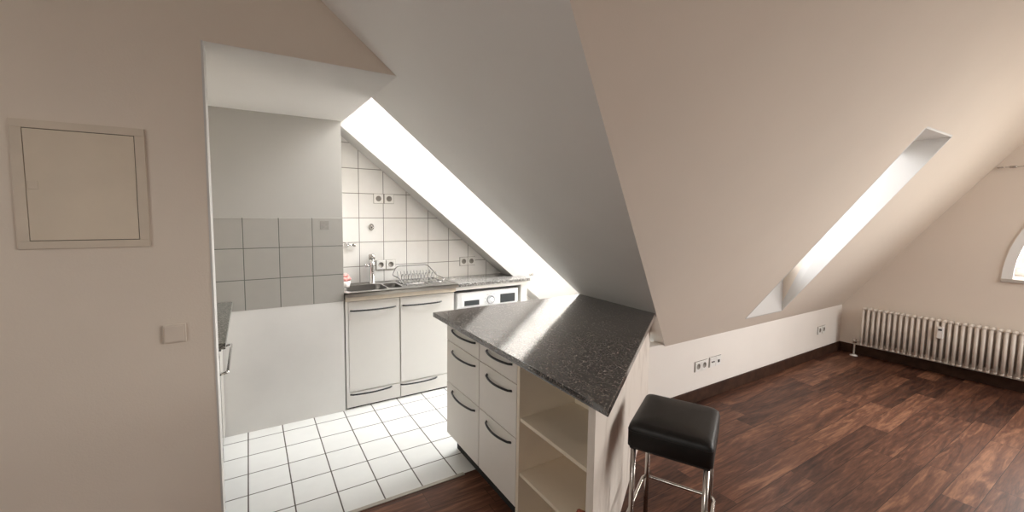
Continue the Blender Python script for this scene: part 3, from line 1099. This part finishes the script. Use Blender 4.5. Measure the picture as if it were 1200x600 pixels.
def socket_block(label, x, y, z, kinds, group, pitch=0.0775, w_=0.076):
    n = len(kinds)
    t = thing('wall_socket', label, 'socket', (x, y, z), 0, group)
    hw_ = (n - 1) / 2 * pitch + w_ / 2 + 0.003
    obj('shadow_rim', bx(-hw_, hw_, -0.0045, 0, -w_ / 2 - 0.003, w_ / 2 + 0.003), 'socket_shade', t, bevel=0.001)  # dark rim painted in as the shadow line round the plates
    for k, kd in enumerate(kinds):
        cx = (k - (n - 1) / 2) * pitch
        bm = BM()
        if kd == 'outlet':
            # plate with a round opening
            circ = [(cx + 0.0225 * math.cos(2 * math.pi * i / 28), -0.010, 0.0225 * math.sin(2 * math.pi * i / 28)) for i in range(28)]
            h = w_ / 2
            holed(bm, [(cx - h, -0.010, -h), (cx + h, -0.010, -h), (cx + h, -0.010, h), (cx - h, -0.010, h)], [circ], (0, 0.010, 0))
        else:
            box(bm, cx - w_ / 2, cx + w_ / 2, -0.010, 0, -w_ / 2, w_ / 2)
        pl = obj('cover_plate', bm, 'socket_white', t, bevel=0.002)
        if kd == 'outlet':
            socket_insert(pl, cx)
        elif kd == 'antenna':
            bm = BM()
            for s_ in (-1, 1):
                lathe(bm, [(0.0, -0.013), (0.0065, -0.013), (0.0065, -0.0095)], (cx + s_ * 0.012, 0, 0.002), axis='Y', n=14)
            obj('jack', bm, 'socket_hole', pl)
        elif kd == 'data':
            obj('jack', bx(cx - 0.012, cx + 0.012, -0.0125, -0.0095, -0.014, 0.008), 'socket_hole', pl)
    return t


G1 = 'double wall sockets on the tiles'
socket_block('double wall socket high on the tiles, above the tap', 0.974, YS, 1.566, ['outlet', 'outlet'], G1, 0.088)
socket_block('double wall socket low on the tiles, right behind the dish rack', 0.986, YS, 1.014, ['outlet', 'outlet'], G1, 0.084)
socket_block('double wall socket on the tiles above the grey granite worktop', 1.756, YS, 1.005, ['outlet', 'outlet'], G1, 0.080)
socket_block('double wall socket near the stool on the knee wall, left of the antenna sockets', 3.020, YW, 0.281, ['outlet', 'outlet'], 'sockets on the knee wall')
socket_block('antenna and telephone socket pair on the knee wall', 3.208, YW, 0.285, ['antenna', 'data'], 'sockets on the knee wall')
socket_block('double wall socket on the knee wall near the radiator corner', 5.085, YW, 0.286, ['outlet', 'outlet'], 'sockets on the knee wall', 0.088)

t = thing('light_switch', 'square cream light switch on the front wall below the hatch', 'switch', (-0.251, Y0, 0.995))
obj('cover_plate', bx(-0.036, 0.036, -0.008, 0, -0.036, 0.036), 'switch_cream', t, bevel=0.004)
bm = BM()
prism(bm, [(-0.029, -0.008, -0.029), (-0.029, -0.013, -0.029), (-0.029, -0.010, 0.029), (-0.029, -0.008, 0.029)], (0.058, 0, 0))
obj('rocker', bm, 'switch_cream', t, bevel=0.002)

t = thing('water_valve', 'small chrome angle valve on the tiles close to the pier', 'valve', (0.672, YS, 1.190))
bm = BM()
lathe(bm, [(0.0, 0.0), (0.022, 0.0), (0.020, -0.006), (0.010, -0.010), (0.010, -0.04), (0.0, -0.042)][::-1], axis='Y', n=20)
obj('body', bm, 'chrome', t, smooth=True)
bm = BM()
tube(bm, [(-0.008, -0.03, 0), (0.045, -0.03, 0.0)], 0.009, 12)
obj('outlet', bm, 'chrome', t, smooth=True)
bm = BM()
lathe(bm, [(0.0, 0.045), (0.014, 0.046), (0.014, 0.062), (0.0, 0.064)], (0, -0.03, 0), axis='X', n=16)
obj('knob', bm, 'dull_chrome', t, smooth=True)

t = thing('pipe_stub', 'oval capped pipe stub on the tiles above the tap', 'pipe', (0.869, YS, 1.332))
bm = BM()
lathe(bm, [(0.0, -0.020), (0.012, -0.020), (0.013, -0.016), (0.013, -0.005), (0.022, -0.003), (0.022, 0.0)], axis='Y', n=20)
for v in bm.verts:
    v.co.z *= 1.25
obj('collar', bm, 'dull_chrome', t, smooth=True)
bm = BM()
lathe(bm, [(0.0, -0.0215), (0.007, -0.0215), (0.007, -0.019)], axis='Y', n=14)
obj('bore', bm, 'socket_hole', t)

o = obj('adhesive_patch', bx(0.424, 0.481, YP - 0.0075, YP - 0.006, 1.331, 1.390), 'patch_grey', bevel=0.0005)
tag(o, 'small square grey patch on the top right pier tile', 'patch')

# ---- hatch in the front wall
t = thing('access_hatch', 'flat cream access hatch with a thin dark gap in the front wall', 'hatch', (-0.472, Y0, 1.532))
bm = BM()
fw, fh, dw, dh = 0.165, 0.2075, 0.1375, 0.1815
for a in ((-fw, fw, dh, fh), (-fw, fw, -fh, -dh), (-fw, -dw, -dh, dh), (dw, fw, -dh, dh)):
    box(bm, a[0], a[1], -0.007, 0, a[2], a[3])
obj('frame', bm, 'hatch_frame_paint', t, bevel=0.001)
obj('gap', bx(-dw, dw, -0.001, 0, -dh, dh), 'dark_gap', t)
dr = obj('door', bx(-dw + 0.0016, dw - 0.0018, -0.0065, -0.001, -dh + 0.002, dh - 0.002), 'hatch_paint', t, bevel=0.001)
bm = BM()
box(bm, -0.132, -0.108, -0.009, -0.006, -0.014, 0.014)
obj('latch', bm, 'hatch_frame_paint', dr, bevel=0.003)

# ================================================================== BAR STOOL
a_ = math.atan2(1.261 - 1.099, 1.596 - 1.286)
t = thing('bar_stool', 'bar stool with black leather seat and chrome tube legs beside the island', 'stool', (1.5215, 1.055, 0), a_)
SW, SD, SH = 0.355, 0.312, 0.622
# seat in the stool's own axes: long side along x
bm = BM()
rings = []
for z, ins, r in ((0.520, 0.006, 0.018), (0.524, 0.0, 0.020), (0.590, 0.0, 0.020), (0.606, 0.003, 0.022), (0.617, 0.012, 0.026), (SH, 0.030, 0.030)):
    rings.append([bm.verts.new(p) for p in rrect(0, 0, SW - 2 * ins, SD - 2 * ins, r, z, 6)])
for i in range(len(rings) - 1):
    n_ = len(rings[i])
    for k in range(n_):
        bm.faces.new((rings[i][k], rings[i][(k + 1) % n_], rings[i + 1][(k + 1) % n_], rings[i + 1][k]))
bm.faces.new(rings[0][::-1])
# soft crowned top
top = rings[-1]
inner = [bm.verts.new((v.co.x * 0.5, v.co.y * 0.5, SH + 0.004)) for v in top]
for k in range(len(top)):
    bm.faces.new((top[k], top[(k + 1) % len(top)], inner[(k + 1) % len(top)], inner[k]))
bm.faces.new(inner)
seat = obj('seat', bm, 'black_leather', t, smooth=True)
bm = BM()
tube(bm, rrect(0, 0, SW - 0.001, SD - 0.001, 0.020, 0.590, 6), 0.0022, 6, closed=True)
obj('seam', bm, 'black_leather', seat, smooth=True)
lx, ly, lr_ = SW / 2 - 0.022, SD / 2 - 0.022, 0.0105
for sx_ in (-1, 1):
    for sy_ in (-1, 1):
        bm = BM()
        tube(bm, [(sx_ * lx, sy_ * ly, 0.006), (sx_ * lx, sy_ * ly, 0.521)], lr_, 16)
        lg = obj('leg', bm, 'dull_chrome', t, smooth=True)
        bm = BM()
        lathe(bm, [(0.0, 0.0), (0.012, 0.0), (0.0125, 0.012), (0.0, 0.013)], (sx_ * lx, sy_ * ly, 0), n=16)
        obj('foot_cap', bm, 'black_plastic', lg, smooth=True)
bm = BM()
tube(bm, rrect(0, 0, 2 * lx + 0.034, 2 * ly + 0.034, 0.03, 0.205, 6), 0.0078, 12, closed=True)
obj('footrest', bm, 'dull_chrome', t, smooth=True)
bm = BM()
box(bm, -lx - 0.012, lx + 0.012, -ly - 0.012, ly + 0.012, 0.512, 0.5205)
obj('seat_plate', bm, 'black_plastic', t)

# ================================================================== RADIATOR
t = thing('radiator', 'long cream column radiator on the gable wall under the window', 'radiator', (XG, 1.672, 0))
NS, PITCH = 30, 0.0410
for k in range(NS):
    y = -k * PITCH
    bm = BM()
    for dx_ in (-0.056, -0.083, -0.110, -0.137):
        tube(bm, [(dx_, y, 0.150), (dx_, y, 0.512)], 0.0128, 12)
    for z in (0.150, 0.512):
        # rounded header block across the three columns
        prof = []
        for i in range(13):
            a = math.pi * i / 12
            prof.append((0.0128 * math.cos(a), 0.014 * math.sin(a)))
        sgn = 1 if z > 0.3 else -1
        prism(bm, [(-0.152, y + c, z + sgn * s_) for c, s_ in prof], (0.100, 0, 0))
        lathe(bm, [(0.013, -PITCH / 2 + 0.0006), (0.013, PITCH / 2 - 0.0006)], (-0.102, y, z - sgn * 0.010), axis='Y', n=12)
    obj('section', bm, 'radiator_enamel', t, smooth=True, bevel=0.0)
for k in (2, 15, 27):
    yk = -(k + 0.5) * PITCH
    obj('bracket', bx(-0.062, -0.0005, yk - 0.006, yk + 0.006, 0.47, 0.49), 'radiator_enamel', t)
    obj('bracket', bx(-0.062, -0.0005, yk - 0.006, yk + 0.006, 0.17, 0.19), 'radiator_enamel', t)
bm = BM()
tube(bm, fillet([(-0.102, 0.020, 0.160), (-0.102, 0.062, 0.160), (-0.102, 0.062, 0.0)], 0.012, 5), 0.0075, 12)
obj('pipe', bm, 'radiator_enamel', t, smooth=True)
bm = BM()
lathe(bm, [(0.0, 0.0), (0.034, 0.0), (0.032, 0.006), (0.014, 0.012), (0.0, 0.012)], (-0.102, 0.062, 0.0), n=24)
obj('floor_collar', bm, 'meter_white', t, smooth=True)
bm = BM()
lathe(bm, [(0.0, 0.0), (0.015, 0.0), (0.017, 0.010), (0.017, 0.040), (0.012, 0.046), (0.0, 0.047)], (-0.102, 0.062, 0.135), n=18)
lathe(bm, [(0.0, 0.0), (0.012, 0.0), (0.012, 0.026), (0.0, 0.028)], (-0.128, 0.062, 0.162), axis='X', n=14)
obj('valve', bm, 'dull_chrome', t, smooth=True)
bm = bx(-0.182, -0.150, 1.106 - 1.672 - 0.020, 1.106 - 1.672 + 0.020, 0.362, 0.470)
mt = obj('heat_meter', bm, 'meter_white', t, bevel=0.005)
obj('meter_display', bx(-0.184, -0.181, 1.106 - 1.672 - 0.012, 1.106 - 1.672 + 0.012, 0.436, 0.452), 'display_dark', mt)

# ---- curtain wire over the window
t = thing('curtain_wire', 'thin dark curtain wire with a tensioner on the gable wall', 'curtain wire', (XG, 0.880, 1.890))
bm = BM()
tube(bm, [(-0.05, 0.0, 0), (-0.05, -2.30, 0.0)], 0.0022, 6)
obj('wire', bm, 'dull_chrome', t, smooth=True)
bm = BM()
tube(bm, fillet([(0.004, 0.012, 0.0), (-0.05, 0.012, 0.002), (-0.05, -0.03, 0.0)], 0.01, 4), 0.0045, 8)
lathe(bm, [(0.0, -0.095), (0.009, -0.093), (0.009, -0.055), (0.0, -0.053)], (-0.05, 0, 0), axis='Y', n=12)
obj('tensioner', bm, 'dull_chrome', t, smooth=True)
bm = BM()
tube(bm, fillet([(0.004, -2.31, 0.0), (-0.05, -2.31, 0.0), (-0.05, -2.27, 0.0)], 0.01, 4), 0.0045, 8)
obj('end_hook', bm, 'dull_chrome', t, smooth=True)
